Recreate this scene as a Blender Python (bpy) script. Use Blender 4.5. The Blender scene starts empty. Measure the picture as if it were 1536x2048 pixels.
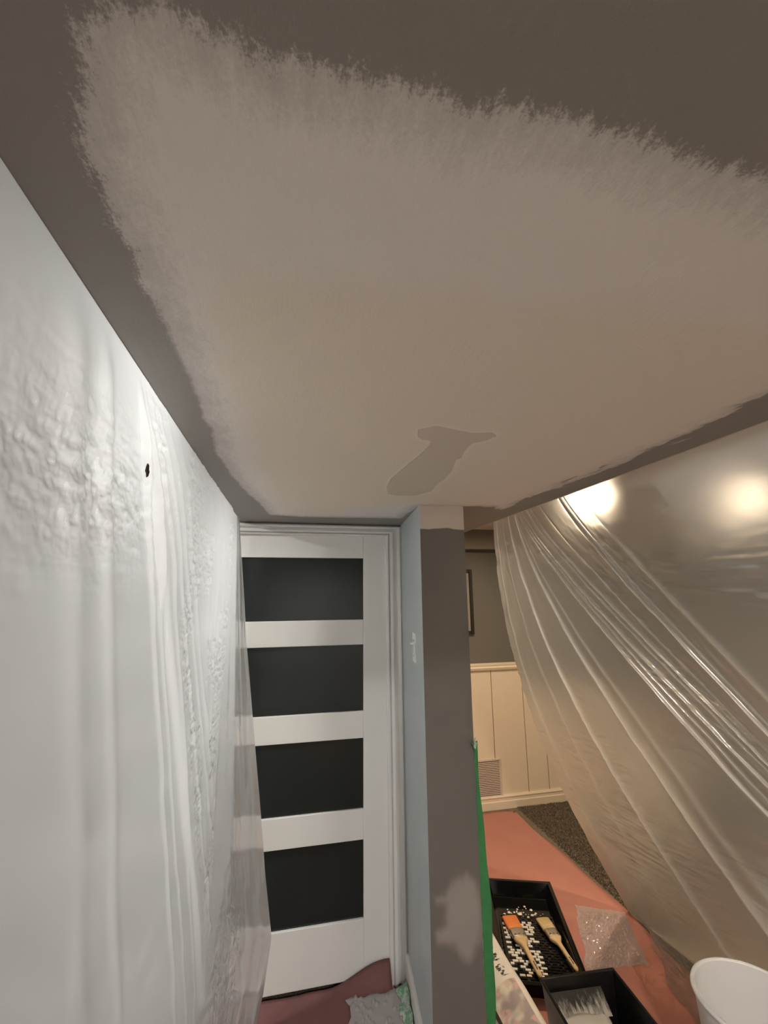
import bpy, bmesh, math, random
import numpy as np
from mathutils import Vector, Matrix
random.seed(7); rng = np.random.default_rng(7)
sc = bpy.context.scene
col = sc.collection

# ------------------------------------------------------------------ camera
F_PX, PITCH, YAW, ROLL = 868.3, math.radians(10.943), math.radians(12.148), math.radians(-0.576)
cp, sp, cy, sy = math.cos(PITCH), math.sin(PITCH), math.cos(YAW), math.sin(YAW)
fw = Vector((sy*cp, cy*cp, sp)); rt = Vector((cy, -sy, 0)); up = rt.cross(fw)
rt2 = rt*math.cos(ROLL) + up*math.sin(ROLL); up2 = -rt*math.sin(ROLL) + up*math.cos(ROLL)
cam = bpy.data.cameras.new('camera'); camo = bpy.data.objects.new('camera', cam); col.objects.link(camo)
cam.sensor_fit = 'VERTICAL'; cam.sensor_height = 36.0; cam.lens = F_PX/2048*36.0; cam.clip_start = 0.01
m3 = Matrix((rt2, up2, -fw)).transposed()
camo.matrix_world = Matrix.Translation((0, 0, 1.725)) @ m3.to_4x4()
sc.camera = camo

# ------------------------------------------------------------------ world, exposure
w = bpy.data.worlds.new('world'); sc.world = w; w.use_nodes = True
w.node_tree.nodes['Background'].inputs[0].default_value = (0.5, 0.55, 0.6, 1)
w.node_tree.nodes['Background'].inputs[1].default_value = 0.02
vs = sc.view_settings
vs.view_transform = 'Standard'; vs.look = 'None'; vs.gamma = 1.0; vs.use_curve_mapping = False
vs.exposure = 1.7
sc.cycles.diffuse_bounces = 4; sc.cycles.max_bounces = 7; sc.cycles.transparent_max_bounces = 6
sc.cycles.glossy_bounces = 3; sc.cycles.transmission_bounces = 5; sc.cycles.adaptive_threshold = 0.08; sc.cycles.adaptive_min_samples = 16
sc.cycles.sample_clamp_indirect = 4.0; sc.cycles.blur_glossy = 0.6
LAMP_LEFT, LAMP_RIGHT, FILL_BACK = .36, .80, 1.85     # strengths of the recessed and added lights either side and the added fill behind
COOL, WARM, MID = (1.0, 0.995, 0.96), (1.0, 0.80, 0.56), (1.0, .95, .88)

# ------------------------------------------------------------------ dimensions (metres)
ZC = 2.10                      # underside of the dropped bulkhead
ZU = 2.30                      # ceilings of the rooms either side
XL, XR = -0.257, 1.029         # bulkhead edges
YD, YF, YB = 2.277, 3.70, -2.4 # door wall, far wall, back wall
YH = -.60                      # where the bulkhead ends, behind the camera

# ------------------------------------------------------------------ helpers
def link(o, parent=None):
    col.objects.link(o)
    if parent: o.parent = parent
    return o
def mesh_obj(name, verts, faces, mat=None, parent=None, smooth=False):
    me = bpy.data.meshes.new(name); me.from_pydata([tuple(v) for v in verts], [], [tuple(f) for f in faces]); me.update()
    if mat:
        for m in (mat if isinstance(mat, (list, tuple)) else [mat]): me.materials.append(m)
    if smooth: me.polygons.foreach_set('use_smooth', [True]*len(me.polygons))
    return link(bpy.data.objects.new(name, me), parent)
def empty(name, loc=(0, 0, 0), rz=0.0):
    o = bpy.data.objects.new(name, None); o.empty_display_size = .1; o.location = loc; o.rotation_euler = (0, 0, rz)
    return link(o)
def tag(o, label=None, cat=None, group=None, kind=None):
    for k, v in (('label', label), ('category', cat), ('group', group), ('kind', kind)):
        if v: o[k] = v
    return o
class MB:
    def __init__(s): s.v = []; s.f = []
    def add(s, vs_, fs):
        n = len(s.v); s.v += [tuple(v) for v in vs_]; s.f += [tuple(i+n for i in f) for f in fs]; return s
    def box(s, x0, x1, y0, y1, z0, z1):
        return s.add([(x0,y0,z0),(x1,y0,z0),(x1,y1,z0),(x0,y1,z0),(x0,y0,z1),(x1,y0,z1),(x1,y1,z1),(x0,y1,z1)],
                     [(3,2,1,0),(4,5,6,7),(0,1,5,4),(1,2,6,5),(2,3,7,6),(3,0,4,7)])
    def prism(s, poly, z0, z1):
        n = len(poly)
        return s.add([(x,y,z0) for x,y in poly]+[(x,y,z1) for x,y in poly],
                     [tuple(range(n-1,-1,-1)), tuple(range(n,2*n))]+[(i,(i+1)%n,n+(i+1)%n,n+i) for i in range(n)])
    def extr(s, prof, a, b):      # prof: list of 3-D offset vectors, swept from a to b (each a function of profile point)
        n = len(prof)
        return s.add([a(p) for p in prof]+[b(p) for p in prof],
                     [tuple(range(n)), tuple(range(2*n-1,n-1,-1))]+[(i,n+i,n+(i+1)%n,(i+1)%n) for i in range(n)])
    def lathe(s, prof, seg=48, c=(0,0,0)):
        n = len(prof); vs_ = []; fs = []
        for k in range(seg):
            a = 2*math.pi*k/seg
            vs_ += [(c[0]+r*math.cos(a), c[1]+r*math.sin(a), c[2]+z) for r, z in prof]
        for k in range(seg):
            k2 = (k+1) % seg
            fs += [(k*n+i, k2*n+i, k2*n+i+1, k*n+i+1) for i in range(n-1)]
        return s.add(vs_, fs)
    def build(s, name, mat, parent=None, smooth=False): return mesh_obj(name, s.v, s.f, mat, parent, smooth)
def np_mesh(name, X, Y, Z, m, flip=False):
    nv_, nu_ = X.shape; me = bpy.data.meshes.new(name)
    co = np.stack([X, Y, Z], -1).reshape(-1, 3).astype(np.float32); ix = np.arange(nv_*nu_).reshape(nv_, nu_)
    q4 = [ix[:-1,:-1], ix[1:,:-1], ix[1:,1:], ix[:-1,1:]]
    if flip: q4 = q4[::-1]
    fs_ = np.stack(q4, -1).reshape(-1, 4).astype(np.int32); nf = len(fs_)
    me.vertices.add(len(co)); me.vertices.foreach_set('co', co.ravel())
    me.loops.add(nf*4); me.loops.foreach_set('vertex_index', fs_.ravel())
    me.polygons.add(nf); me.polygons.foreach_set('loop_start', np.arange(0, nf*4, 4, dtype=np.int32))
    me.polygons.foreach_set('use_smooth', np.ones(nf, dtype=bool)); me.update(calc_edges=True); me.validate()
    me.materials.append(m); return link(bpy.data.objects.new(name, me))
def vnoise(x, y, seed):
    """smooth value noise in 0..1 on arrays"""
    T = np.random.default_rng(seed).random((256, 256)); xi, yi = np.floor(x).astype(int), np.floor(y).astype(int)
    fx, fy_ = x-xi, y-yi; fx = fx*fx*(3-2*fx); fy_ = fy_*fy_*(3-2*fy_)
    g = lambda a, b: T[(xi+a) & 255, (yi+b) & 255]
    return (g(0,0)*(1-fx)+g(1,0)*fx)*(1-fy_)+(g(0,1)*(1-fx)+g(1,1)*fx)*fy_
def fbm(x, y, seed, octv=4, ridged=False):
    s_, a = 0, .5
    for k_ in range(octv):
        n_ = vnoise(x*2**k_, y*2**k_, seed+k_)
        s_ = s_+a*(1-np.abs(2*n_-1) if ridged else n_); a *= .5
    return s_
def bevel(o, wd=0.004, seg=2):
    m = o.modifiers.new('bevel', 'BEVEL'); m.width = wd; m.segments = seg; m.limit_method = 'ANGLE'; return o
def grid(nu, nv, fn, wrap=False):
    vs_ = [fn(i/(nu-1), j/(nv-1)) for j in range(nv) for i in range(nu)]
    fs = [(j*nu+i, j*nu+i+1, (j+1)*nu+i+1, (j+1)*nu+i) for j in range(nv-1) for i in range(nu-1)]
    return vs_, fs
def signed_dist(P, poly):
    """signed distance (positive inside) of points P (n,2) to polygon"""
    poly = np.array(poly); A = poly; B = np.roll(poly, -1, 0)
    d = np.full(len(P), 1e9); ins = np.zeros(len(P), bool)
    for a, b in zip(A, B):
        ab = b-a; t = np.clip(((P-a)@ab)/max(ab@ab, 1e-12), 0, 1)
        d = np.minimum(d, np.hypot(*(P-a-t[:, None]*ab).T))
        c = (a[1] > P[:, 1]) != (b[1] > P[:, 1])
        with np.errstate(divide='ignore', invalid='ignore'):
            xi = (b[0]-a[0])*(P[:, 1]-a[1])/(b[1]-a[1])+a[0]
        ins ^= c & (P[:, 0] < xi)
    return np.where(ins, d, -d)
def put_attr(o, name, vals):
    at = o.data.attributes.new(name, 'FLOAT', 'POINT'); at.data.foreach_set('value', np.asarray(vals, dtype=np.float32))

# ------------------------------------------------------------------ materials
class NT:
    def __init__(s, name):
        s.m = bpy.data.materials.new(name); s.m.use_nodes = True; s.t = s.m.node_tree; s.t.nodes.clear()
        s.out = s.t.nodes.new('ShaderNodeOutputMaterial'); s._obj = None
    def n(s, typ, ins=None, **kw):
        nd = s.t.nodes.new(typ)
        for k, v in kw.items(): setattr(nd, k, v)
        for k, v in (ins or {}).items(): s.set(nd.inputs[k], v)
        return nd
    def set(s, inp, v):
        if isinstance(v, bpy.types.NodeSocket): s.t.links.new(v, inp)
        elif isinstance(v, bpy.types.Node): s.t.links.new(v.outputs[0], inp)
        else:
            if isinstance(v, tuple) and len(v) == 3 and inp.type == 'RGBA': v = (*v, 1)
            inp.default_value = v
    @property
    def co(s):
        if not s._obj: s._obj = s.n('ShaderNodeTexCoord').outputs['Object']
        return s._obj
    def noise(s, scale=5, detail=4, rough=.5, vec=None, stretch=None):
        v = vec or s.co
        if stretch: v = s.n('ShaderNodeVectorMath', {0: v, 1: stretch}, operation='MULTIPLY').outputs[0]
        return s.n('ShaderNodeTexNoise', {'Vector': v, 'Scale': scale, 'Detail': detail, 'Roughness': rough}).outputs[0]
    def math(s, op, a, b=0.0, c=0.0, clamp=False):
        return s.n('ShaderNodeMath', {0: a, 1: b, 2: c}, operation=op, use_clamp=clamp).outputs[0]
    def ramp(s, fac, lo, hi, a=0.0, b=1.0, smooth=True):
        return s.n('ShaderNodeMapRange', {0: fac, 1: lo, 2: hi, 3: a, 4: b}, interpolation_type='SMOOTHSTEP' if smooth else 'LINEAR').outputs[0]
    def mix(s, fac, a, b):
        nd = s.n('ShaderNodeMix', data_type='RGBA'); s.set(nd.inputs[0], fac); s.set(nd.inputs[6], a); s.set(nd.inputs[7], b)
        return nd.outputs[2]
    def attr(s, name): return s.n('ShaderNodeAttribute', attribute_name=name).outputs['Fac']
    def bump(s, h, strength=.3, dist=.01, normal=None):
        ins = {'Height': h, 'Strength': strength, 'Distance': dist}
        if normal: ins['Normal'] = normal
        return s.n('ShaderNodeBump', ins).outputs[0]
    def pbsdf(s, color, rough=.6, bump=None, **kw):
        ins = {'Base Color': color, 'Roughness': rough}
        if bump: ins['Normal'] = bump
        ins.update(kw)
        b = s.n('ShaderNodeBsdfPrincipled', ins); s.t.links.new(b.outputs[0], s.out.inputs[0]); return s.m
def mat(name, c, rough=.6, var=.06, nscale=12, bump=0.0, bscale=150, spec=.5, metal=0.0, coat=0.0):
    t = NT(name); f = t.noise(nscale, 3)
    lo = tuple(max(0, x*(1-var)) for x in c); hi = tuple(min(1, x*(1+var)) for x in c)
    cc = t.mix(f, lo, hi)
    b = t.bump(t.noise(bscale, 3), bump, .002) if bump else None
    return t.pbsdf(cc, rough, b, **{'Specular IOR Level': spec, 'Metallic': metal, 'Coat Weight': coat})
def emit_mat(name, c, strength):
    t = NT(name); e = t.n('ShaderNodeEmission', {'Color': c, 'Strength': strength}); t.t.links.new(e.outputs[0], t.out.inputs[0]); return t.m

OLD = (0.305, 0.285, 0.263)     # old taupe-grey wall and ceiling paint
NEW = (0.86, 0.815, 0.78)      # new off-white coat
YEL = (0.86, 0.775, 0.655)     # older creamy coat

def ceiling_mat():
    t = NT('ceiling_paint_coats')
    a, b, c = t.attr('coat'), t.attr('cream'), t.attr('patch')
    n1 = t.noise(9, 4, .6); n2 = t.noise(70, 6, .75, stretch=(1, .35, 1)); n3 = t.noise(260, 3, .7)
    def jit(sd, k1, k2, k3):
        x = t.math('MULTIPLY_ADD', t.math('SUBTRACT', n1, .5), k1, sd)
        x = t.math('MULTIPLY_ADD', t.math('SUBTRACT', n2, .5), k2, x)
        return t.math('MULTIPLY_ADD', t.math('SUBTRACT', n3, .5), k3, x)
    sep = t.n('ShaderNodeSeparateXYZ', {0: t.co}); rag = t.ramp(sep.outputs[1], .35, .75, 1.0, .22)
    miss = t.math('MULTIPLY', t.math('MULTIPLY', t.math('SUBTRACT', t.noise(26, 3, .6, stretch=(1, .22, 1)), .5), .16), t.ramp(sep.outputs[0], .70, .90))
    a = t.math('ADD', a, miss)
    ma = t.ramp(jit(a, .03, t.math('MULTIPLY', rag, .06), t.math('MULTIPLY', rag, .03)), -.001, .012)
    thin = t.ramp(jit(a, .05, .10, .05), .0, .07)             # first pass is thinner towards the rim
    mb = t.math('MULTIPLY', t.ramp(jit(b, .10, .03, 0.), -.01, .07), .85)
    coat = t.mix(mb, t.mix(thin, tuple(o*.45+n*.55 for o, n in zip(OLD, NEW)), NEW), YEL)
    coat = t.mix(t.noise(5, 3), coat, t.mix(.15, coat, (.90, .86, .83)))
    base = t.mix(ma, OLD, coat)
    cj = t.math('MULTIPLY_ADD', t.math('SUBTRACT', t.noise(120, 4, .7), .5), .008, c)
    rim = t.math('MULTIPLY', t.ramp(cj, -.022, -.001), t.ramp(cj, .0, .002, 1, 0))
    base = t.mix(t.math('MULTIPLY', rim, .55), base, (.92, .87, .81))
    base = t.mix(t.ramp(cj, -.001, .001), base, (.70, .64, .565))
    h = t.math('ADD', t.math('MULTIPLY', n3, .35), n2)
    h = t.math('ADD', h, t.math('MULTIPLY', t.ramp(c, -.001, .001), -1.2))
    return t.pbsdf(base, t.ramp(ma, 0, 1, .5, .72), t.bump(h, .55, .0016), **{'Specular IOR Level': .3})
def column_mat():
    t = NT('partition_front_paint'); a, b = t.attr('coat'), t.attr('patch')
    n = t.noise(16, 4, .6, stretch=(1, 1, .35)); n2 = t.noise(6, 3)
    sa = t.math('MULTIPLY_ADD', t.math('SUBTRACT', n2, .5), .045, a)
    sb = t.math('MULTIPLY_ADD', t.math('SUBTRACT', n, .5), .05, b)
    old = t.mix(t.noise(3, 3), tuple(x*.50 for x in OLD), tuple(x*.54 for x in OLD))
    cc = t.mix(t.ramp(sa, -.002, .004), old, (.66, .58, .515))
    cc = t.mix(t.math('MULTIPLY', t.ramp(sb, -.016, .024), .8), cc, (.345, .322, .308))
    return t.pbsdf(cc, .55, t.bump(t.noise(240, 3), .18, .001), **{'Specular IOR Level': .3})
def sheet_mat(name, haze, see, clear, shine, tint=(.95, .95, .95), rrough=.30, ior=1.12, grough=.16, hazecol=(.94, .95, .96), back=.25, pleat=None):
    """thin polythene film: part milky, part rough see-through, part shiny"""
    t = NT(name)
    a = t.n('ShaderNodeBsdfTranslucent', {'Color': hazecol}); d = t.n('ShaderNodeBsdfDiffuse', {'Color': hazecol})
    cur = t.n('ShaderNodeMixShader', {0: back, 1: a, 2: d}); tot = haze
    if see:
        b = t.n('ShaderNodeBsdfRefraction', {'Color': tint, 'Roughness': rrough, 'IOR': ior})
        tot += see; f = see/tot
        if pleat: f = t.ramp(t.attr(pleat), 0, 1, see/tot, .25, False)      # doubled layers in the pleats are milkier
        cur = t.n('ShaderNodeMixShader', {0: f, 1: cur, 2: b})
    if clear:
        c = t.n('ShaderNodeBsdfTransparent', {'Color': tint})
        tot += clear; cur = t.n('ShaderNodeMixShader', {0: clear/tot, 1: cur, 2: c})
    g = t.n('ShaderNodeBsdfGlossy', {'Color': (.95, .95, .95), 'Roughness': grough})
    tot += shine; cur = t.n('ShaderNodeMixShader', {0: shine/tot, 1: cur, 2: g})
    t.t.links.new(cur.outputs[0], t.out.inputs[0]); return t.m

M = {}
M['ceiling'] = ceiling_mat()
M['column'] = column_mat()
M['old'] = mat('taupe_wall_paint', OLD, .6, .04, 4, .12)
M['blue'] = mat('blue_grey_wall_paint', (.56, .62, .645), .5, .07, 6, .15)
M['white_ceiling'] = mat('white_ceiling_paint', (.72, .68, .62), .7, .03, 4, .15)
M['room_wall'] = mat('pale_blue_room_wall', (.66, .69, .70), .7, .03, 4, .1)
M['right_wall'] = mat('taupe_room_wall', (.135, .123, .107), .7, .04, 4, .1)
M['soffit'] = mat('brown_soffit_paint', (.20, .165, .125), .7, .04, 4, .1)
M['trim'] = mat('white_trim_paint', (.89, .88, .86), .38, .03, 5, .05)
M['door'] = mat('white_door_paint', (.89, .88, .85), .42, .03, 3, .06)
M['glass'] = mat('dark_door_glass', (.022, .026, .025), .14, .1, 6, 0, spec=.35)
M['cream'] = mat('cream_wainscot_paint', (.74, .62, .475), .5, .04, 5, .05)
M['groove'] = mat('dark_joint', (.12, .09, .06), .8)
M['red'] = mat('red_rosin_paper', (.46, .20, .155), .75, .10, 6, .25, 90, spec=.25)
M['shaded_red'] = mat('shaded_red_paper', (.20, .088, .085), .6, .2, 14, .3, 90, spec=.3)  # same rosin paper, the dimness by the door put into its colour
M['green'] = mat('green_painter_tape', (.042, .225, .075), .5, .18, 30, .2, 300)
M['black'] = mat('glossy_black_plastic', (.005, .005, .005), .10, .2, 30, spec=.32)
M['black_matt'] = mat('black_plastic', (.010, .009, .009), .30, .25, 40, .15, 200, spec=.3)
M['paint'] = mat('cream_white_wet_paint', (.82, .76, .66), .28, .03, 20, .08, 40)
M['wood'] = mat('pale_wood_handle', (.68, .48, .26), .4, .12, 40, .05)
M['metal'] = mat('brushed_steel', (.62, .60, .56), .28, .08, 60, metal=1.0)
M['bristle_o'] = mat('orange_bristles', (.85, .24, .06), .6, .25, 160, .5, 500)
M['bristle_t'] = mat('tan_bristles', (.62, .46, .22), .65, .25, 160, .5, 500)
M['print'] = mat('dark_print', (.03, .025, .02), .6)
M['pail'] = mat('white_pail_plastic', (.80, .80, .82), .38, .02, 6, .05)
M['frame'] = mat('dark_brown_frame_wood', (.018, .010, .008), .35)
M['plaster'] = mat('grey_wet_plaster', (.40, .37, .36), .35, .12, 25, .5, 60)
M['switch'] = mat('white_switch_plastic', (.93, .94, .94), .4)
M['grille'] = mat('beige_grille_metal', (.60, .49, .40), .5, .05)
M['sheet_left'] = sheet_mat('milky_polythene', .66, .22, 0, .12, rrough=.55, ior=1.35, grough=.25)
M['sheet_right'] = sheet_mat('clear_polythene', .15, .69, 0, .16, tint=(.96, .94, .91), rrough=.55, ior=1.22, grough=.2, back=.45, pleat='pleat')
M['sheet_end'] = sheet_mat('single_layer_polythene', .46, .32, 0, .22, rrough=.36, ior=1.15, grough=.14, back=.6)
def carpet_mat():
    t = NT('speckled_carpet'); n = t.noise(160, 3, .8); n2 = t.noise(40, 4, .7)
    cc = t.mix(t.ramp(n, .38, .62), (.085, .062, .042), (.42, .345, .26)); cc = t.mix(t.ramp(n2, .3, .7), cc, t.mix(.4, cc, (.11, .085, .06)))
    return t.pbsdf(cc, .95, t.bump(n, 1.0, .006), **{'Specular IOR Level': .1})
M['carpet'] = carpet_mat()
def flyer_mat():
    t = NT('printed_flyer'); n = t.noise(14, 4, .6); n2 = t.noise(9, 2)
    sep = t.n('ShaderNodeSeparateXYZ', {0: t.co})
    cc = t.mix(t.ramp(n, .35, .6), (.62, .50, .40), (.78, .70, .60))
    cc = t.mix(t.ramp(n2, .48, .62), cc, (.36, .30, .29)); cc = t.mix(t.ramp(t.noise(17, 3), .58, .66), cc, (.70, .42, .40))
    brd = t.math('MAXIMUM', t.ramp(sep.outputs[0], .112, .114), t.math('MULTIPLY', t.ramp(sep.outputs[0], .030, .032), t.ramp(sep.outputs[1], -.05, -.048))); cc = t.mix(brd, cc, (.80, .74, .66))
    return t.pbsdf(cc, .5)
M['flyer'] = flyer_mat()

# ------------------------------------------------------------------ structure
# ceiling: underside of the dropped bulkhead, a fine grid that carries the outlines of the paint coats
COAT = [(-.088,.229),(-.138,.242),(-.152,.262),(-.178,.31),(-.188,.347),(-.187,.399),(-.189,.429),(-.185,.476),(-.19,.536),(-.186,.587),(-.188,.663),(-.187,.759),(-.19,.887),(-.194,.998),(-.207,1.182),(-.193,1.378),(-.171,1.61),(-.138,1.78),(-.108,2.053),(.037,2.083),(.155,2.078),(.324,2.066),(.53,2.049),(.53,1.731),(.715,1.72),(.818,1.715),(.94,1.74),(.909,1.548),(.926,1.384),(.929,1.261),(.939,1.115),(.93,.983),(.93,.892),(.918,.78),(.917,.702),(.90,.585),(.92,.45),(.90,.262),(.62,.25),(.414,.248),(.364,.247),(.304,.24),(.254,.238),(.21,.239),(.167,.241),(.127,.244),(.091,.243),(.068,.243),(.031,.243),(-.004,.244),(-.038,.244),(-.06,.238),(-.078,.235)]
CREAM = [(-.085,.434),(-.022,.436),(.086,.437),(.238,.423),(.401,.409),(.622,.404),(.90,.42),(.90,.585),(.918,.78),(.939,1.115),(.918,1.556),(.715,1.71),(.522,1.721),(.037,2.07),(-.102,1.931),(-.137,1.128),(-.152,.685),(-.143,.536)]
PATCH = [(.322,1.444),(.312,1.336),(.325,1.181),(.335,1.078),(.337,1.011),(.331,.972),(.31,.972),(.29,.951),(.278,.909),(.313,.877),(.357,.891),(.41,.905),(.453,.893),(.476,.911),(.465,.947),(.439,.972),(.443,1.035),(.458,1.092),(.448,1.106),(.476,1.211),(.488,1.305),(.484,1.378),(.497,1.476),(.459,1.558),(.387,1.57),(.349,1.545)]
nu, nv = 150, 480
gv, gf = grid(nu, nv, lambda u, v: (XL+(XR-XL)*u, YH+(YF-YH)*v, ZC))
gf = [tuple(reversed(f)) for f in gf]
n0 = len(gv)
gv += [(XL,YH,ZU),(XR,YH,ZU),(XR,YF,ZU),(XL,YF,ZU),(XL,YH,ZC),(XR,YH,ZC),(XR,YF,ZC),(XL,YF,ZC)]
gf += [(n0+4,n0+5,n0+1,n0),(n0+5,n0+6,n0+2,n0+1),(n0+7,n0+4,n0,n0+3),(n0,n0+1,n0+2,n0+3)]
ceil = mesh_obj('ceiling', gv, gf, M['ceiling']); tag(ceil, 'low taupe bulkhead ceiling half rolled with off-white paint', 'ceiling', kind='structure')
P2 = np.array(gv)[:, :2]
for nm, pl in (('coat', COAT), ('cream', CREAM), ('patch', PATCH)): put_attr(ceil, nm, signed_dist(P2, pl))

def struct(name, mb, m, label, cat): return tag(mb.build(name, m), label, cat, kind='structure')
struct('ceiling_left', MB().box(-3.2, XL, YB, YF, ZU, ZU+.1), M['white_ceiling'], 'white ceiling of the room behind the milky plastic', 'ceiling')
struct('ceiling_right', MB().box(XR, 4.2, YB, YF, ZU, ZU+.1), M['white_ceiling'], 'white ceiling of the room behind the clear plastic', 'ceiling')
struct('ceiling_back', MB().box(XL, XR, YB, YH, ZU, ZU+.1), M['white_ceiling'], 'white ceiling behind the camera', 'ceiling')
struct('floor', MB().box(-3.2, 4.2, YB, YF, -.1, 0), M['carpet'], 'speckled brown carpet floor', 'floor')
struct('wall_left', MB().box(-3.3, -3.2, YB, YF, 0, ZU), M['room_wall'], 'pale wall of the room behind the milky plastic', 'wall')
struct('wall_right', MB().box(4.2, 4.3, YB, YF, 0, ZU), M['right_wall'], 'taupe wall behind the clear plastic', 'wall')
struct('wall_back', MB().box(-3.3, 4.3, YB-.1, YB, 0, ZU), M['room_wall'], 'pale wall behind the camera', 'wall')
struct('wall_door', MB().box(-3.2, -.44, YD, YD+.1, 0, ZU).box(.494, .60, YD+.0, YD+.1, 0, ZC).box(-.44, .494, YD, YD+.1, 2.04, ZC).box(-.44, XL, YD, YD+.1, ZC, ZU), M['old'], 'taupe wall strip around the white door', 'wall')
# partition wall: blue-grey flank, taupe front with its own paint marks
fx0, fx1, fy = .522, .717, 1.715
pv, pf = grid(60, 300, lambda u, v: (fx0+(fx1-fx0)*u, fy, v*ZC))
k = len(pv)
pv += [(fx0,fy,0),(fx1,fy,0),(fx1,YF,0),(.60,YF,0),(.60,YD+.1,0),(.58,YD,0)]; pv += [(x,y,ZC) for x, y, z in pv[k:k+6]]
sides = [(k+1,k+2,k+8,k+7),(k+2,k+3,k+9,k+8),(k+3,k+4,k+10,k+9),(k+4,k+5,k+11,k+10),(k+5,k,k+6,k+11)]
part = mesh_obj('wall_partition', pv, pf+sides, [M['column'], M['old'], M['blue']])
part.data.polygons[len(pf)+4].material_index = 2
for i in range(4): part.data.polygons[len(pf)+i].material_index = 1
tag(part, 'narrow end of partition wall, taupe front and blue-grey flank', 'wall', kind='structure')
P3 = np.array(pv)[:, [0, 2]]
put_attr(part, 'coat', P3[:, 1]-1.995)
pp = [(905,1765),(935,1752),(955,1775),(960,1830),(955,1890),(942,1920),(925,1938),(912,1915),(897,1890),(872,1884),(868,1862),(888,1850),(888,1815),(868,1808),(866,1788),(885,1790)]
put_attr(part, 'patch', signed_dist(P3, [(.543+(x-870)*.00193, .685-(y-1780)*.00161) for x, y in pp]))

# far wall with its wainscot planks
wf = struct('wall_far', MB().box(.60, 4.2, YF, YF+.1, 0, ZU), M['right_wall'], 'taupe far wall above cream wainscot planks', 'wall')
bnd = [.72,.93,1.12,1.42,1.726,2.018,2.21,2.50,2.70,3.0,3.2,3.45,3.75,3.95,4.2]
MB().box(.72, 4.2, YF-.004, YF, 0, 1.13).build('joint_backing', M['groove'], wf)
for a, b in zip(bnd[:-1], bnd[1:]):
    o = MB().box(a+.0025, b-.0025, YF-.014, YF-.004, .0, 1.12).build('plank', M['cream'], wf); bevel(o, .002, 1)
so = MB().box(XR, 4.2, YF-.12, YF, 2.125, ZU).build('soffit', M['soffit'], wf); so['label'] = 'brown soffit box along the top of the far wall'
cr = MB().extr([(0,0),(.0,.022),(.02,.03),(.034,.022),(.04,.028),(.052,.028),(.058,0)],
               lambda p: (.72, YF-.01-p[1], 1.085+p[0]), lambda p: (4.2, YF-.01-p[1], 1.085+p[0]))
tag(cr.build('trim_1', M['cream']), 'cream chair rail capping the wainscot', 'trim', kind='structure')
bb = MB().extr([(0,0),(0,.020),(.055,.020),(.06,.013),(.082,.013),(.088,.019),(.1,.012),(.1,0)],
               lambda p: (.72, YF-.014-p[1], p[0]), lambda p: (4.2, YF-.014-p[1], p[0]))
tag(bb.build('baseboard_far', M['cream']), 'cream stepped baseboard under the wainscot', 'baseboard', kind='structure')

# door with four dark glass lights
door = empty('door_1', (0, YD, 0)); tag(door, 'white door with four wide dark glass panels', 'door', kind='structure')
DX0, DX1, PX0, PX1 = -.436, .496, -.30, .3756
PZ = [(1.607,1.922),(1.166,1.483),(.728,1.041),(.275,.597)]
fr = MB()
for x0, x1 in ((DX0, PX0), (PX1, DX1)): fr.box(x0, x1, 0, .036, .045, 2.0395)
zz = [.045]+[z for a, b in reversed(PZ) for z in (a, b)]+[2.0395]
for i in range(0, len(zz), 2): fr.box(PX0, PX1, 0, .036, zz[i], zz[i+1])
bevel(fr.build('door_frame', M['door'], door), .0025, 2)
for a, b in PZ:
    MB().box(PX0, PX1, .012, .022, a, b).build('glass_panel', M['glass'], door)
# casing
cas = empty('trim_2', (0, YD, 0)); tag(cas, 'white ridged casing framing the glass panelled door', 'trim', kind='structure')
prof = [(a_, b_*1.25) for a_, b_ in [(0,0),(0,.010),(.004,.014),(.012,.015),(.015,.003),(.020,.003),(.023,.017),(.036,.019),(.040,.005),(.055,.005),(.060,.019),(.074,.022),(.080,.016),(.085,.014),(.085,0)]]
MB().extr(prof, lambda p: (.494+p[0], -p[1], 0), lambda p: (.494+p[0], -p[1], 2.038+p[0]*.66)).build('jamb_casing', M['trim'], cas)
MB().extr(prof, lambda p: (-.434-p[0], -p[1], 2.038+p[0]*.66), lambda p: (.494+p[0], -p[1], 2.038+p[0]*.66)).build('head_casing', M['trim'], cas)
MB().extr(prof, lambda p: (-.434-p[0], -p[1], 2.038+p[0]*.66), lambda p: (-.434-p[0], -p[1], 0)).build('jamb_casing', M['trim'], cas)
for o in cas.children:
    bm = bmesh.new(); bm.from_mesh(o.data); bmesh.ops.recalc_face_normals(bm, faces=bm.faces); bm.to_mesh(o.data); bm.free()
# short baseboard on the blue flank
xf = lambda y: .522+(y-1.715)*(.058/.562)
bs = MB()
bs.add([(xf(y)-d, y, z) for y in (1.83, 2.255) for d, z in ((0,0),(.013,0),(.013,.118),(.006,.128),(0,.128))],
       [(0,1,2,3,4),(9,8,7,6,5)]+[(i,(i+1)%5,5+(i+1)%5,5+i) for i in range(5)])
tag(bs.build('baseboard_partition', M['trim']), 'short white baseboard piece between door casing and partition corner', 'baseboard', kind='structure')

# ------------------------------------------------------------------ plastic sheets
SS = lambda x: np.clip(x, 0, 1)**2*(3-2*np.clip(x, 0, 1))
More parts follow.
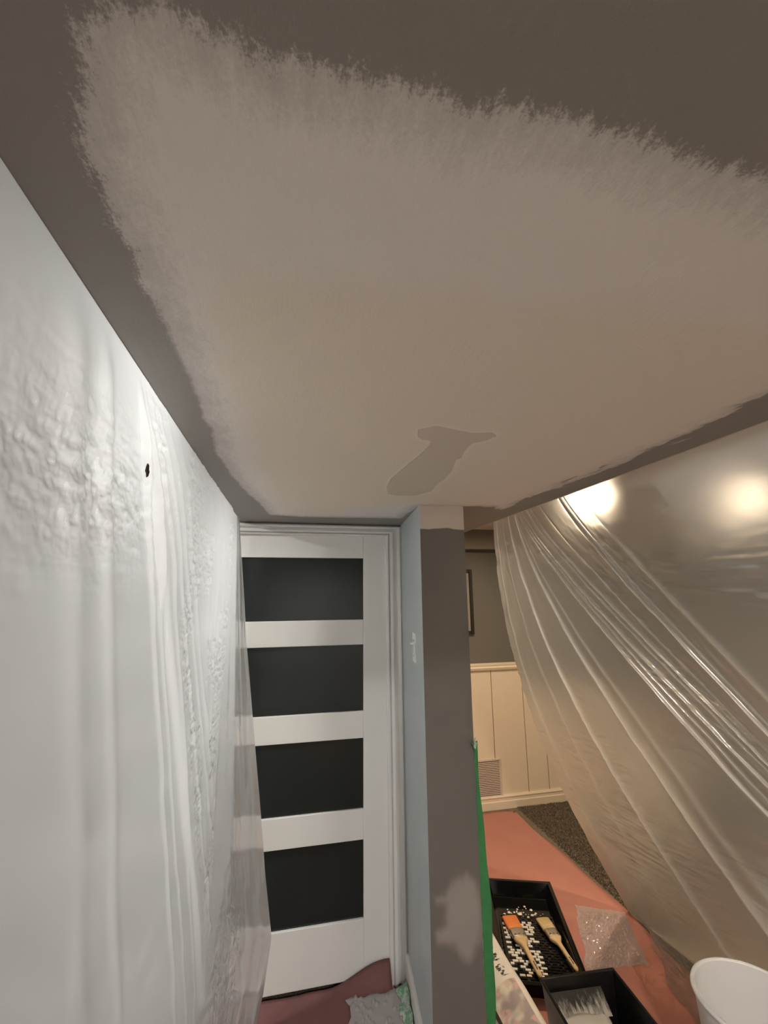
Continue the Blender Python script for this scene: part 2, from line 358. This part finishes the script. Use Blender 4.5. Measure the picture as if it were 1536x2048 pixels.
# right: film taped along the bulkhead edge, gathered at the far end, folds fanning out to the floor, its foot lying on the runner
uk = [0, .08, .16, .25, .32, .37, .42, .52, .60, 1.0]
yT = [2.075, 2.00, 1.915, 1.85, 1.825, 1.795, 1.71, 1.50, 1.38, -.55]
yB = [2.43, 2.10, 1.70, 1.40, .62, .42, .32, .30, .20, -1.1]
nu, nv = 1100, 560
VH = .86                                                      # hanging part of the width; the rest lies on the floor
U, V0 = np.meshgrid(np.linspace(0, 1, nu), np.linspace(0, 1, nv))
V = np.clip(V0/VH, 0, 1); A = np.clip((V0-VH)/(1-VH), 0, 1)
yt, yb = np.interp(U, uk, yT), np.interp(U, uk, yB)
Y = yt+(yb-yt)*V
xb = np.interp(U, [0, .16, .25, .40, 1], [1.875, 1.95, 2.05, 2.15, 2.2])
gg = np.interp(U, [0, .16, .25, .40, 1], [1.6, 1.5, 1.4, 1.35, 1.35])
X = 1.034+(xb-1.034)*V**gg
Z = ZC-.001-(ZC-.016)*V
fold = np.zeros_like(U)
plt_ = np.zeros_like(U)
for c, a, wd in ((.035,.005,.005),(.10,.004,.004),(.16,.020,.0042),(.25,.020,.0040),(.268,.006,.004),(.325,.020,.0030),(.347,.010,.0026),(.372,.018,.0028),(.40,.010,.0026),(.42,.016,.0028),(.455,.005,.004),(.52,.022,.0045),(.538,.008,.003),(.60,.006,.006),(.66,.008,.03),(.75,.010,.03),(.85,.010,.03)):
    wv = wd*np.interp(V, [0, .4, 1], [.6, 1, 2.2]); dd = np.abs(U-c-.0015*np.sin(V*9+c*40))/wv
    e_ = np.interp(V, [0, .05, .35, .8, 1], [.2, .5, 1, .9, .3])
    fold += a*np.exp(-dd**1.25)*e_
    if wd < .02: plt_ += min(a/.016, 1)*np.exp(-(dd*1.5)**1.5)*np.interp(V, [0, .05, .5, .8, 1], [.8, 1, .8, .45, .2])
bil = .020*np.sin(U*9+V*3)*SS(V*3)*SS((1-V)*4)
ln = U*3.2
cr_ = (fbm(ln*14, V*150, 21, 3)-.45)*SS((fbm(ln*2.5, V*6, 31, 2)-.34)/.14)*.0075 + (fbm(ln*9, V*22, 41, 3)-.45)*.012
X = X-fold-bil-cr_*SS(V*8)*SS((1-V)*5)
xa = xb-np.interp(U, [0, .05, .12, .25, .5, 1], [0, .08, .24, .42, .55, .5])
X = X*(1-A)+(xa+.02*np.sin(Y*9)+.012*np.sin(Y*31))*A
Z = Z+A*(.006*fbm(X*40, Y*40, 51, 3, True)*SS(A*6)-.002)
rs = np_mesh('plastic_sheet', X, Y, Z, M['sheet_right'])
put_attr(rs, 'pleat', np.clip(plt_, 0, 1).ravel())
tag(rs, 'clear plastic sheet with fanned folds hanging right of the grey partition', 'plastic sheet')

# left: film hanging from the other edge, its end gathered in front of the door
nu, nv = 1100, 900
U, V = np.meshgrid(np.linspace(0, 1, nu), np.linspace(0, 1, nv))
Z = ZC-.001-(ZC-.020)*V
um = .80
ym = np.interp(U/um, [0, .12, 1], [-.55, .20, 1.97])
yf = .72+.68*(2.09-Z)
X = XL+.002+0*U
amp = SS(V*9)
X = X+amp*(.016/(1+np.exp(-(ym-yf)/.005))*np.exp(-np.clip(ym-yf, 0, 9)/.35)-.006)     # lapped edge of a second width
for yc, a, wd, sl in ((.52,.008,.03,.3),(.60,.010,.02,.35),(.735,.012,.010,.50),(.76,.009,.008,.55),(.80,.010,.010,.6),(.85,.010,.012,.7),(.92,.010,.015,.8),(1.02,.010,.02,.8),(1.45,.010,.03,.25),(1.62,.012,.02,.15),(1.74,.014,.02,.1),(1.84,.016,.018,.05),(1.90,.016,.014,.02)):
    yy = yc+sl*(2.09-Z); X += a*np.exp(-((ym-yy)/wd)**2)*SS(V*20)*np.interp(V, [0,.06,.2,.6,1], [.6,1,.5,.4,.4])
X += .006*np.sin(ym*7+Z*4)*amp
# fine crinkles: a rumpled patch near the top and the lapped strip towards the door
m1 = np.exp(-((Z-1.88)/.10)**2-((ym-.62)/.28)**2); m2 = SS((ym-yf)/.12)*.8
m1 = np.clip(m1+m2*SS((fbm(ym*6, Z*6, 5, 2)-.25)/.2), 0, 1)
X += (fbm(ym*34, Z*34, 61, 4, True)-.55)*.0085*m1 + (fbm(ym*16+Z*10, Z*30, 71, 3, True)-.55)*.006*m1 + (fbm(ym*5, Z*5, 81, 3)-.45)*.012*amp
# gathered end
t = np.clip((U-um)/(1-um), 0, 1)
xe = np.interp(Z, [0,.05,.185,.384,.60,.883,1.494,2.07,2.1], [-.09,-.085,-.055,-.030,-.062,-.097,-.177,-.238,-.245])
xst = np.interp(Z, [0,.25,.5,.68,.8,1.2,2.1], [-.31,-.285,-.27,-.262,-.260,-.258,-.255])
Xg = xst+(xe-xst)*t
pin = np.interp(Z, [0,.3,.55,.68,.8,1.2,1.8,2.1], [1.5,1.3,.7,.35,.6,1,.8,.3])
Yg = 1.97+.12*SS(t*3)+pin*(.030*np.sin(t*13+Z*1.2)*np.exp(-t*2.0)+.012*np.sin(t*34+Z*2)*np.exp(-t*4)+.006*np.sin(t*17+1.5*np.sin(Z*2)))*SS(t*5)*SS((1-t)*8)
Yg += (fbm(t*5, Z*5, 91, 3)-.45)*.04*SS(t*6)*np.interp(Z, [0,.5,1,2.1], [1.0,.7,.3,.2])
Yg += (fbm(t*16+Z*5, Z*14, 95, 3, True)-.55)*.030*SS(t*6)*SS((.66-t)*4)*np.interp(Z, [0,.35,.6,1], [1.0,1.0,.35,.1])
blend = SS((U-um+.02)/.03)
X = (X+(xst-XL+.004)*SS((ym-1.2)/.75))*(1-blend)+Xg*blend
Y = ym*(1-blend)+Yg*blend
low = SS((.35-Z)/.35)
Y = Y-low*SS(t*3)*.10*(1-t)-low*.03*np.sin(t*22)*SS(t*4)
Z = Z+V**10*.032*SS((Y-1.92)/.3)
ls = np_mesh('plastic_sheet', X, Y, Z, M['sheet_left'], True)
ls.data.materials.append(M['sheet_end'])
ls.data.polygons.foreach_set('material_index', np.repeat((t[:-1, :-1] > .36).ravel().astype(np.int32), 1))
tag(ls, 'milky white plastic sheet hanging left of the door, end gathered', 'plastic sheet')
fl = MB(); pts = [(0,.012),(.006,.010),(.007,.003),(.011,0),(.006,-.009),(.001,-.012),(-.001,-.006),(-.007,-.003),(-.004,.006)]
fl.add([(0,y,z) for y,z in pts]+[(.002,y,z) for y,z in pts], [tuple(range(9)), tuple(range(17,8,-1))]+[(i,(i+1)%9,9+(i+1)%9,9+i) for i in range(9)])
o = fl.build('paint_chip', mat('brown_chip', (.045,.022,.012), .7), ls); o.location = (XL+.010, .787, 1.941); o['label'] = 'small dark brown chip stuck on the film'

# ------------------------------------------------------------------ floor coverings
def paper(name, x0, x1, y0, y1, zf, label, nx=40, ny=60, m_='red'):
    vs_, fs_ = grid(nx, ny, lambda u, v: (x0+(x1-x0)*u, y0+(y1-y0)*v, zf(x0+(x1-x0)*u, y0+(y1-y0)*v)))
    o = mesh_obj(name, vs_, fs_, M[m_], smooth=True); m = o.modifiers.new('t', 'SOLIDIFY'); m.thickness = .0015; m.offset = 1
    return tag(o, label, 'paper')
rp = paper('rosin_paper', .74, 1.85, .2, 3.63, lambda x, y: .004+.002*math.sin(x*9+y*5)**2, 'long red rosin paper runner on carpet under the paint trays', 50, 120)
for v in rp.data.vertices:
    if v.co.x > 1.84: v.co.x += .02*math.sin(v.co.y*3.1)+.008*math.sin(v.co.y*11)
    if v.co.y > 3.62 and v.co.x > 1.8: v.co.y -= .05
def zbase(x, y): return .030*SS((y-1.95)/.3)
def zdoor(x, y):
    return .004+zbase(x, y)+.075*SS((x-.20)/.28)*SS((y-2.19)/.075)+.003*math.sin(x*14+y*8)**2
paper('rosin_paper', -.40, .492, 1.2, 2.268, zdoor, 'red rosin paper with dim light put into its colour, curling up against the door bottom', 50, 60, 'shaded_red')
# carpet pile in the open strip
tv, tf = [], []
rr = np.random.default_rng(3)
for i in range(26000):
    x, y = rr.uniform(1.885, 2.55), rr.uniform(2.3, 3.68)
    h, a, r = rr.uniform(.006, .014), rr.uniform(0, 6.28), .0035
    lx, ly = rr.normal(0, .004, 2); n = len(tv)
    tv += [(x+r*math.cos(a), y+r*math.sin(a), 0), (x-r*math.cos(a), y-r*math.sin(a), 0), (x+lx, y+ly, h)]; tf.append((n, n+1, n+2))
pile = mesh_obj('carpet_pile', tv, tf, M['carpet']); tag(pile, 'flecked brown carpet pile between red runner and clear plastic', 'carpet', kind='stuff')

# glossy scrap of film lying on the runner
uu, vv_ = np.meshgrid(np.linspace(0, 1, 170), np.linspace(0, 1, 170))
c4 = [np.array(p) for p in ((1.40,2.13),(1.70,2.10),(1.845,2.42),(1.62,2.53))]
fx_, fy2 = [(1-uu)*(1-vv_)*c4[0][k_]+uu*(1-vv_)*c4[1][k_]+uu*vv_*c4[2][k_]+(1-uu)*vv_*c4[3][k_] for k_ in (0, 1)]
ee = np.minimum(np.minimum(uu, 1-uu), np.minimum(vv_, 1-vv_))
fx_ = fx_+.02*(fbm(vv_*7, uu*7, 3, 3)-.45); fy2 = fy2+.03*(fbm(vv_*8, uu*8, 9, 3)-.45)
fz_ = .009+.016*(fbm(uu*16, vv_*16, 13, 4, True)-.35)*np.clip(ee*8, .15, 1)
M['film'] = sheet_mat('crinkled_thin_film', .24, 0, .52, .24, grough=.16, back=.8)
o = np_mesh('film_scrap', fx_, fy2, np.maximum(fz_, .0085), M['film']); tag(o, 'shiny crinkled film scrap lying flat on the red runner', 'plastic film')

# grey plaster spill on the floor by the casing
def spill(name, x0, x1, y0, y1, amp, m, label, cat, seed, edge=.03):
    r = np.random.default_rng(seed); lumps = [(r.uniform(x0, x1), r.uniform(y0, y1), r.uniform(.004, .010), r.uniform(.4, 1)) for _ in range(60)]
    def f(u, v):
        x, y = x0+(x1-x0)*u, y0+(y1-y0)*v
        e = min(u*(x1-x0), (1-u)*(x1-x0), v*(y1-y0), (1-v)*(y1-y0))
        z = .007+amp*.25*SS(e/.02)+zbase(x, y)+.006
        for lx, ly, lr, la in lumps:
            d = math.hypot(x-lx, y-ly)/lr
            if d < 2: z += amp*la*math.exp(-d*d*2)
        jx = .012*math.sin(y*60+seed)*(1 if u in (0, 1) else 0); jy = .010*math.sin(x*70+seed)*(1 if v in (0, 1) else 0)
        return (x+jx, y+jy, z)
    vs_, fs_ = grid(90, 60, f); o = mesh_obj(name, vs_, fs_, m, smooth=True)
    md = o.modifiers.new('t', 'SOLIDIFY'); md.thickness = .003; md.offset = -1
    return tag(o, label, cat)
spill('plaster_spill', .295, .505, 1.95, 2.195, .012, M['plaster'], 'lumpy grey plaster spill on the floor beside the casing', 'plaster', 11)
# green tape along the foot of the blue flank
def tape_floor():
    def f(u, v):
        y = 1.74+(2.2-1.74)*v; x = xf(y)-.018-.05*(1-u)
        return (x+.003*math.sin(y*80), y, .012+.03*u*u+.004*math.sin(y*60+u*5)+zbase(x, y))
    vs_, fs_ = grid(14, 70, f); t = NT('paint_smeared_tape'); n = t.noise(30, 4, .7)
    m = t.pbsdf(t.mix(t.ramp(n, .44, .58), (.16, .36, .20), (.50, .54, .50)), .3, t.bump(n, .8, .004))
    o = mesh_obj('painter_tape', vs_, fs_, m, smooth=True); md = o.modifiers.new('t', 'SOLIDIFY'); md.thickness = .001
    tag(o, 'paint-smeared green tape along the floor below the blue-grey flank', 'tape')
tape_floor()
# green tape down the partition corner, its top curled
def tape_corner():
    zs = np.linspace(1.165, .005, 90); vs_ = []; nw = 9
    for i, z in enumerate(zs):
        s = 1.165-z
        wx = .009+.026*SS(s/.55); by = .004*math.sin(z*9)
        for j in range(nw):
            u = j/(nw-1)
            curl = .02*math.exp(-s/.016)
            x = .7172+wx*u+.002*math.sin(z*23)*u-curl*(1-u)*.9
            y = 1.7135-curl*1.2*(1-u)+by*u+.006*u*(1-u)+.03*(1-u)*0
            vs_.append((x, y-.004*u, z+.006*math.exp(-s/.01)*u))
    fs_ = [(i*nw+j, (i+1)*nw+j, (i+1)*nw+j+1, i*nw+j+1) for i in range(len(zs)-1) for j in range(nw-1)]
    o = mesh_obj('painter_tape', vs_, fs_, M['green'], smooth=True); md = o.modifiers.new('t', 'SOLIDIFY'); md.thickness = .0012
    tag(o, 'bright green tape strip down the partition corner, top curled', 'tape')
tape_corner()
cv = []
for i in range(13):
    a = i/12*2.6
    for j in range(5): cv.append((.7185-.010*math.sin(a)+.001*j, 1.709-.010*(1-math.cos(a))-.001*j, 1.150+.010*math.cos(a*.8)+.006*j))
cf = [(i*5+j, (i+1)*5+j, (i+1)*5+j+1, i*5+j+1) for i in range(12) for j in range(4)]
o = mesh_obj('curled_end', cv, cf, mat('pale_tape_back', (.52, .62, .42), .6), bpy.data.objects['painter_tape.001'], True); o['label'] = 'pale curled end of the tape'

# ------------------------------------------------------------------ light switch, bare in its box
sw = empty('light_switch', (xf(1.905), 1.905, 1.503)); sw.rotation_euler = (0, 0, math.atan2(.058, .562)*-1)
tag(sw, 'bare white light switch without plate on the blue-grey flank', 'switch')
for za, zb in ((.022, .062), (-.062, -.024)):
    bevel(MB().box(-.004, 0, -.036, .036, za, zb).build('masking_patch', M['switch'], sw), .001, 1)
bevel(MB().box(-.006, 0, -.022, .022, -.030, .026).build('switch_body', M['switch'], sw), .001, 1)
MB().box(-.0075, -.005, -.004, .004, -.022, .014).build('slot', M['blue'], sw)
bevel(MB().box(-.020, -.004, -.005, .005, .012, .022).build('toggle', M['switch'], sw), .002, 2)
for z in (.030, -.034):
    o = MB().lathe([(0,0),(.004,0),(.004,.002),(0,.003)], 12).build('screw', M['metal'], sw); o.rotation_euler = (0, -math.pi/2, 0); o.location = (-.004, 0, z)

# ------------------------------------------------------------------ far wall things
pic = empty('picture_frame', (1.33, YF, 1.93-.0)); tag(pic, 'dark framed picture on the far wall above the wainscot', 'picture')
x0, x1, z0, z1 = -.26, .26, -.57+.03, .02
for b in ((x0, x0+.028, z0, z1), (x1-.028, x1, z0, z1), (x0+.028, x1-.028, z1-.028, z1), (x0+.028, x1-.028, z0, z0+.028)):
    bevel(MB().box(b[0], b[1], -.03, 0, b[2], b[3]).build('frame_rail', M['frame'], pic), .003, 1)
MB().box(x0+.02, x1-.02, -.012, -.002, z0+.02, z1-.02).build('picture', mat('muted_print', (.25,.22,.18), .4), pic)

gr = empty('vent_grille', (1.595, YF-.014, .215)); tag(gr, 'beige louvred vent grille low in the wainscot', 'vent')
gw, gh = .178, .165
for b in ((-gw, -gw+.018, -gh, gh), (gw-.018, gw, -gh, gh), (-gw+.018, gw-.018, gh-.016, gh), (-gw+.018, gw-.018, -gh, -gh+.016)):
    bevel(MB().box(b[0], b[1], -.012, 0, b[2], b[3]).build('grille_rim', M['grille'], gr), .002, 1)
MB().box(-gw+.01, gw-.01, -.002, 0, -gh+.01, gh-.01).build('grille_back', M['groove'], gr)
ns = 22; sl0 = None
for i in range(ns):
    z = -gh+.02+(2*gh-.04)*(i+.5)/ns
    if sl0 is None:
        sl0 = MB().box(-gw+.018, gw-.018, -.010, -.006, -.0038, .0038).build('louvre', M['grille'], gr); s = sl0
    else:
        s = sl0.copy(); link(s, gr)
    s.location = (0, 0, z)

# ------------------------------------------------------------------ paint tray
TA = math.atan2(.203, .6)
tray = empty('paint_tray', (1.596-.0, 2.66, 0)); tray.location = (1.525, 2.625, .008); tray.rotation_euler = (0, 0, -TA)
tag(tray, 'long glossy black paint tray holding two brushes', 'paint tray')
# local: x 0..-W (width), y 0..-L (length, away towards camera), rim z .07
W, L, H = .36, .70, .075
tb = MB()
def ring(ins, z, lip=0): return [(-W+ins-lip, -L+ins-lip, z), (-ins+lip, -L+ins-lip, z), (-ins+lip, -ins+lip, z), (-W+ins-lip, -ins+lip, z)]
out_b = ring(.030, 0); out_t = ring(.004, H-.006); lip_o = ring(-.006, H-.004); lip_t = ring(-.006, H); in_t = ring(.012, H)
yw = -.17
fl_far = [(-W+.038, yw, .004), (-.038, yw, .004), (-.034, -.036, .004), (-W+.034, -.036, .004)]
fl_near = [(-W+.036, -L+.034, .038), (-.036, -L+.034, .038)]
V_ = out_b+out_t+lip_o+lip_t+in_t
fs_ = [(3,2,1,0)]
for a in range(0, 16, 4): fs_ += [(a+i, a+(i+1)%4, a+4+(i+1)%4, a+4+i) for i in range(4)]
n = len(V_); V_ += fl_far+fl_near+[(-W+.038, yw-.025, .022), (-.038, yw-.025, .022)]
# n..n+3 well floor (0 nearL,1 nearR,2 farR,3 farL); n+4,n+5 ramp near L,R ; n+6,n+7 step top L,R
it = 16
fs_ += [(n,n+1,n+2,n+3),(n+6,n+7,n+1,n),(n+4,n+5,n+7,n+6),
        (it+0,it+1,n+5,n+4),(it+2,it+3,n+3,n+2),
        (it+1,it+2,n+2,n+1,n+7,n+5),(it+3,it+0,n+4,n+6,n,n+3)]
o = mesh_obj('tray_body', V_, fs_, M['black'], tray)
bm = bmesh.new(); bm.from_mesh(o.data); bmesh.ops.recalc_face_normals(bm, faces=bm.faces); bm.to_mesh(o.data); bm.free(); bevel(o, .006, 3)
ramp_z = lambda y: .022+(.038-.022)*((yw-.025)-y)/((yw-.025)-(-L+.034))
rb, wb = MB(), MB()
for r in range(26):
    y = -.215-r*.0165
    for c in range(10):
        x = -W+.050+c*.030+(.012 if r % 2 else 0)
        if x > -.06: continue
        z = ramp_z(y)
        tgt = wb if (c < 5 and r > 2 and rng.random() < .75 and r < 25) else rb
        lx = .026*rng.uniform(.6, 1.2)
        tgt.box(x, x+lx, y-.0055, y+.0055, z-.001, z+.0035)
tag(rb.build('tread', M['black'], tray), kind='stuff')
o = wb.build('glint_tread', M['paint'], tray); tag(o, 'cream-white tread bars imitating lamp reflections', kind='stuff')  # paint colour on these bars stands in for lamp reflections
dv = MB()
for i in range(34):
    x, y = rng.normal(-.19, .05), rng.normal(-.16, .03)
    z = .0045 if y > yw else (.0045+(yw-y)/.025*.018 if y > yw-.025 else ramp_z(y))
    s = abs(rng.normal(.004, .003))+.001
    dv.lathe([(s, 0), (s*.7, s*.3), (0.0001, s*.45)], 8, (x, y, z))
tag(dv.build('paint_drops', M['paint'], tray, True), 'drops of pale paint in the tray well', kind='stuff')

# ------------------------------------------------------------------ brushes
def brush(tip, end, zt, ze, bmat, label, scale=1.0):
    tip, end = Vector((*tip, zt)), Vector((*end, ze)); d = end-tip; Lb = d.length
    root = empty('paint_brush', tip); root.rotation_euler = d.to_track_quat('X', 'Z').to_euler(); tag(root, label, 'paint brush')
    # local x along the brush from bristle tip to handle end
    def loft(secs, name, m, par, seg=14):
        vs_ = []
        for x, hw, hh, zc in secs:
            for k_ in range(seg):
                a = 2*math.pi*k_/seg; ca, sa = math.cos(a), math.sin(a)
                vs_.append((x, hw*math.copysign(abs(ca)**.6, ca), zc+hh*math.copysign(abs(sa)**.6, sa)))
        ns_ = len(secs); fs2 = [(i*seg+k_, i*seg+(k_+1)%seg, (i+1)*seg+(k_+1)%seg, (i+1)*seg+k_) for i in range(ns_-1) for k_ in range(seg)]
        fs2 += [tuple(range(seg-1,-1,-1)), tuple(range((ns_-1)*seg, ns_*seg))]
        return mesh_obj(name, vs_, fs2, m, par, True)
    k = Lb/.42
    h = .012
    loft([(0,.036*k,.004,h),(.004,.041*k,.007,h),(.06*k,.040*k,.011,h),(.115*k,.037*k,.012,h)], 'bristles', bmat, root)
    fe = loft([(.112*k,.0385*k,.013,h),(.116*k,.039*k,.0135,h),(.120*k,.0385*k,.013,h),(.146*k,.038*k,.0128,h),(.150*k,.039*k,.0135,h),(.166*k,.038*k,.0128,h),(.170*k,.039*k,.0132,h)], 'ferrule', M['metal'], root)
    for yy in (-.022, 0, .022):
        q_ = MB().lathe([(0,.0015),(.0022,.001),(.003,0)], 8, (.158*k, yy*k, h+.0128)).build('rivet', M['frame'], fe)
    hd = loft([(.166*k,.036*k,.011,h),(.182*k,.034*k,.012,h),(.198*k,.024*k,.011,h),(.215*k,.0145*k,.010,h),(.24*k,.0115*k,.009,h+.001),(.30*k,.0105*k,.0085,h),(.36*k,.011*k,.008,h),(.405*k,.0115*k,.0075,h),(.42*k,.006*k,.005,h)], 'handle', M['wood'], root)
    pr = MB()
    for i in range(9):
        xx = (.335+i*.0058)*k
        pr.box(xx, xx+.0038*k, -.004*k+.001*(i%2), .0035*k-.0012*(i%3), h+.0081, h+.0088)
    pr.build('handle_print', M['print'], hd)
    return root
brush((1.190,2.478),(1.132,2.072), .036, .058, M['bristle_o'], 'paint brush with orange bristles lying in the black tray')
brush((1.352,2.425),(1.309,2.066), .036, .058, M['bristle_t'], 'paint brush with tan bristles lying in the black tray')

# ------------------------------------------------------------------ deep roller bucket with paint
rbk = empty('roller_bucket', (1.143, 1.60, .008)); rbk.rotation_euler = (0, 0, math.radians(-4)); tag(rbk, 'deep square black roller bucket filled with cream-white paint', 'bucket')
rv = MB()
def rr_(hx, hy, z): return [(-hx,-hy,z),(hx,-hy,z),(hx,hy,z),(-hx,hy,z)]
secs = [rr_(.135,.20,0), rr_(.153,.235,.232), rr_(.159,.241,.234), rr_(.159,.241,.242), rr_(.148,.230,.242), rr_(.130,.195,.006)]
vv = [p for s in secs for p in s]; ff = [(3,2,1,0)]
for a in range(5): ff += [(a*4+i, a*4+(i+1)%4, a*4+4+(i+1)%4, a*4+4+i) for i in range(4)]
ff += [(20,21,22,23)]
o = mesh_obj('bucket_body', vv, ff, M['black_matt'], rbk); bevel(o, .005, 2)
# ramp panel hanging inside the far wall, streaked with paint
t = NT('streaked_ramp'); n = t.noise(70, 4, .7, stretch=(1, .25, .25)); sep = t.n('ShaderNodeSeparateXYZ', {0: t.co})
f = t.ramp(t.math('MULTIPLY_ADD', t.math('SUBTRACT', n, .5), .10, sep.outputs[2]), .160, .196, 1, 0)
mr = t.pbsdf(t.mix(t.math('MULTIPLY', f, .8), (.014,.013,.012), (.62,.57,.50)), .35, t.bump(n, .6, .004))
MB().add([(-.140,.212,.208),(.080,.212,.208),(.080,.15,.165),(-.140,.15,.165),(-.140,.207,.204),(.080,.207,.204),(.080,.145,.161),(-.140,.145,.161)],
         [(3,2,1,0),(4,5,6,7),(0,1,5,4),(1,2,6,5),(2,3,7,6),(3,0,4,7)]).build('ramp', mr, rbk)
def pz(u, v):
    y = -.205+.365*v; xr = .075-.02*v+.05*(1-v)+.010*math.sin(v*14); x = -.138+(xr+.138)*u
    return (x, y, .168+.004*math.sin(x*40+y*22)-.012*SS((u-.9)/.1)+.005*math.sin(v*9))
vs_, fs2 = grid(30, 30, pz); o = mesh_obj('wet_paint', vs_, fs2, M['paint'], rbk, True); md = o.modifiers.new('t', 'SOLIDIFY'); md.thickness = .13; md.offset = -1
o = MB().lathe([(.0001,.003),(.004,.002),(.006,-.001)], 7, (-.04, .10, .176)).build('dark_fleck', M['print'], rbk)

# ------------------------------------------------------------------ pail
pa = empty('pail', (1.563, 1.437, .020)); tag(pa, 'empty white plastic pail near the clear plastic sheet', 'pail')
MB().lathe([(.0001,0),(.145,0),(.150,.004),(.174,.33),(.176,.352),(.176,.362)][0:6], 72).build('pail_outer', M['pail'], pa, True)
MB().lathe([(.170,.362),(.168,.33),(.146,.012),(.140,.006),(.0001,.006)], 72).build('pail_inner', M['pail'], pa, True)
MB().lathe([(.176,.352),(.182,.354),(.184,.360),(.181,.366),(.174,.367),(.170,.362)], 72).build('rim', M['pail'], pa, True)

# ------------------------------------------------------------------ flyer stack
fy_ = empty('newspaper', (.885, 2.11, .008)); tag(fy_, 'folded printed newspaper on the floor between green tape and black tray', 'newspaper')
def fz(u, v):
    x, y = -.135+.27*u, -.30+.60*v
    return (x, y, .018+.072*SS((x+.07)/.16)+.010*SS((.25-v)/.2)*math.sin(u*3)+.003*math.sin(v*12+u*4))
vs_, fs2 = grid(24, 40, fz); o = mesh_obj('front_page', vs_, fs2, M['flyer'], fy_, True); md = o.modifiers.new('t', 'SOLIDIFY'); md.thickness = .008; md.offset = -1
tx = MB(); zt = lambda x, y: fz((x+.135)/.27, (y+.30)/.60)[2]+.0012
def ink(x0_, x1_, y0_, y1_):
    tx.add([(x0_,y0_,zt(x0_,y0_)),(x1_,y0_,zt(x1_,y0_)),(x1_,y1_,zt(x1_,y1_)),(x0_,y1_,zt(x0_,y1_))], [(0,1,2,3)])
for rowx, wch, ya, yb_ in ((.066, .034, .285, .06), (.040, .018, .285, .10), (.060, .040, .035, -.03)):
    y = ya
    while y > yb_:                                       # broken strokes of print too small to read
        l = rng.uniform(.003, .008); a0 = rng.uniform(0, .5)*wch
        ink(rowx+a0, rowx+a0+wch*rng.uniform(.2, .5), y-l, y)
        if rng.random() < .6: ink(rowx+rng.uniform(0, .8)*wch, rowx+wch, y-l*.5, y)
        y -= l+rng.uniform(.001, .004)
ink(-.02, -.008, -.22, .03)
tag(tx.build('headline', M['print'], fy_), kind='stuff')

# ------------------------------------------------------------------ recessed lights and added fill lights
def recessed(x, y, colour, power, label, r=.055):
    o = empty('recessed_or_fill_light', (x, y, ZU)); tag(o, label, 'ceiling light', 'recessed ceiling lights')
    MB().lathe([(r, -.001), (r+.006, -.008), (r+.022, -.004), (r+.024, 0)], 40).build('trim_ring', M['trim'], o, True)
    MB().lathe([(.0001, -.003), (r, -.003)], 32).build('lens', emit_mat('lamp_lens', colour, power/(r*r)), o)
recessed(-.54, .80, COOL, LAMP_LEFT*.36, 'recessed light glowing behind the milky plastic near the ceiling edge')
recessed(-1.7, 1.1, COOL, LAMP_LEFT*.70, 'recessed light in the middle of the room behind the milky plastic', .075)
recessed(-1.7, -.5, COOL, LAMP_LEFT*.40, 'recessed light in the back of the room behind the milky plastic', .075)
recessed(-.95, 1.80, COOL, LAMP_LEFT*1.45, 'added fill light by the door wall of the room behind the milky plastic')  # added to brighten the gathered sheet end and the door
recessed(1.80, 2.00, WARM, LAMP_RIGHT*.20, 'recessed light glowing behind the clear plastic near the gathered folds')
recessed(2.60, 1.72, WARM, LAMP_RIGHT*.065, 'recessed light glowing behind the clear plastic at the right')
recessed(1.36, 2.6, WARM, LAMP_RIGHT*.9, 'added fill light above the wainscot end of the room, hidden by the bulkhead')  # added out of sight to light wainscot, tray and runner
recessed(2.4, .2, WARM, LAMP_RIGHT*2.0, 'unseen fill light added in the near half of the room behind the clear plastic', .075)  # added outside the view to brighten the lower clear sheet
recessed(.40, -1.3, MID, FILL_BACK, 'added fill light in the ceiling behind the camera', .075)  # unseen fill, added to lift the door and bulkhead
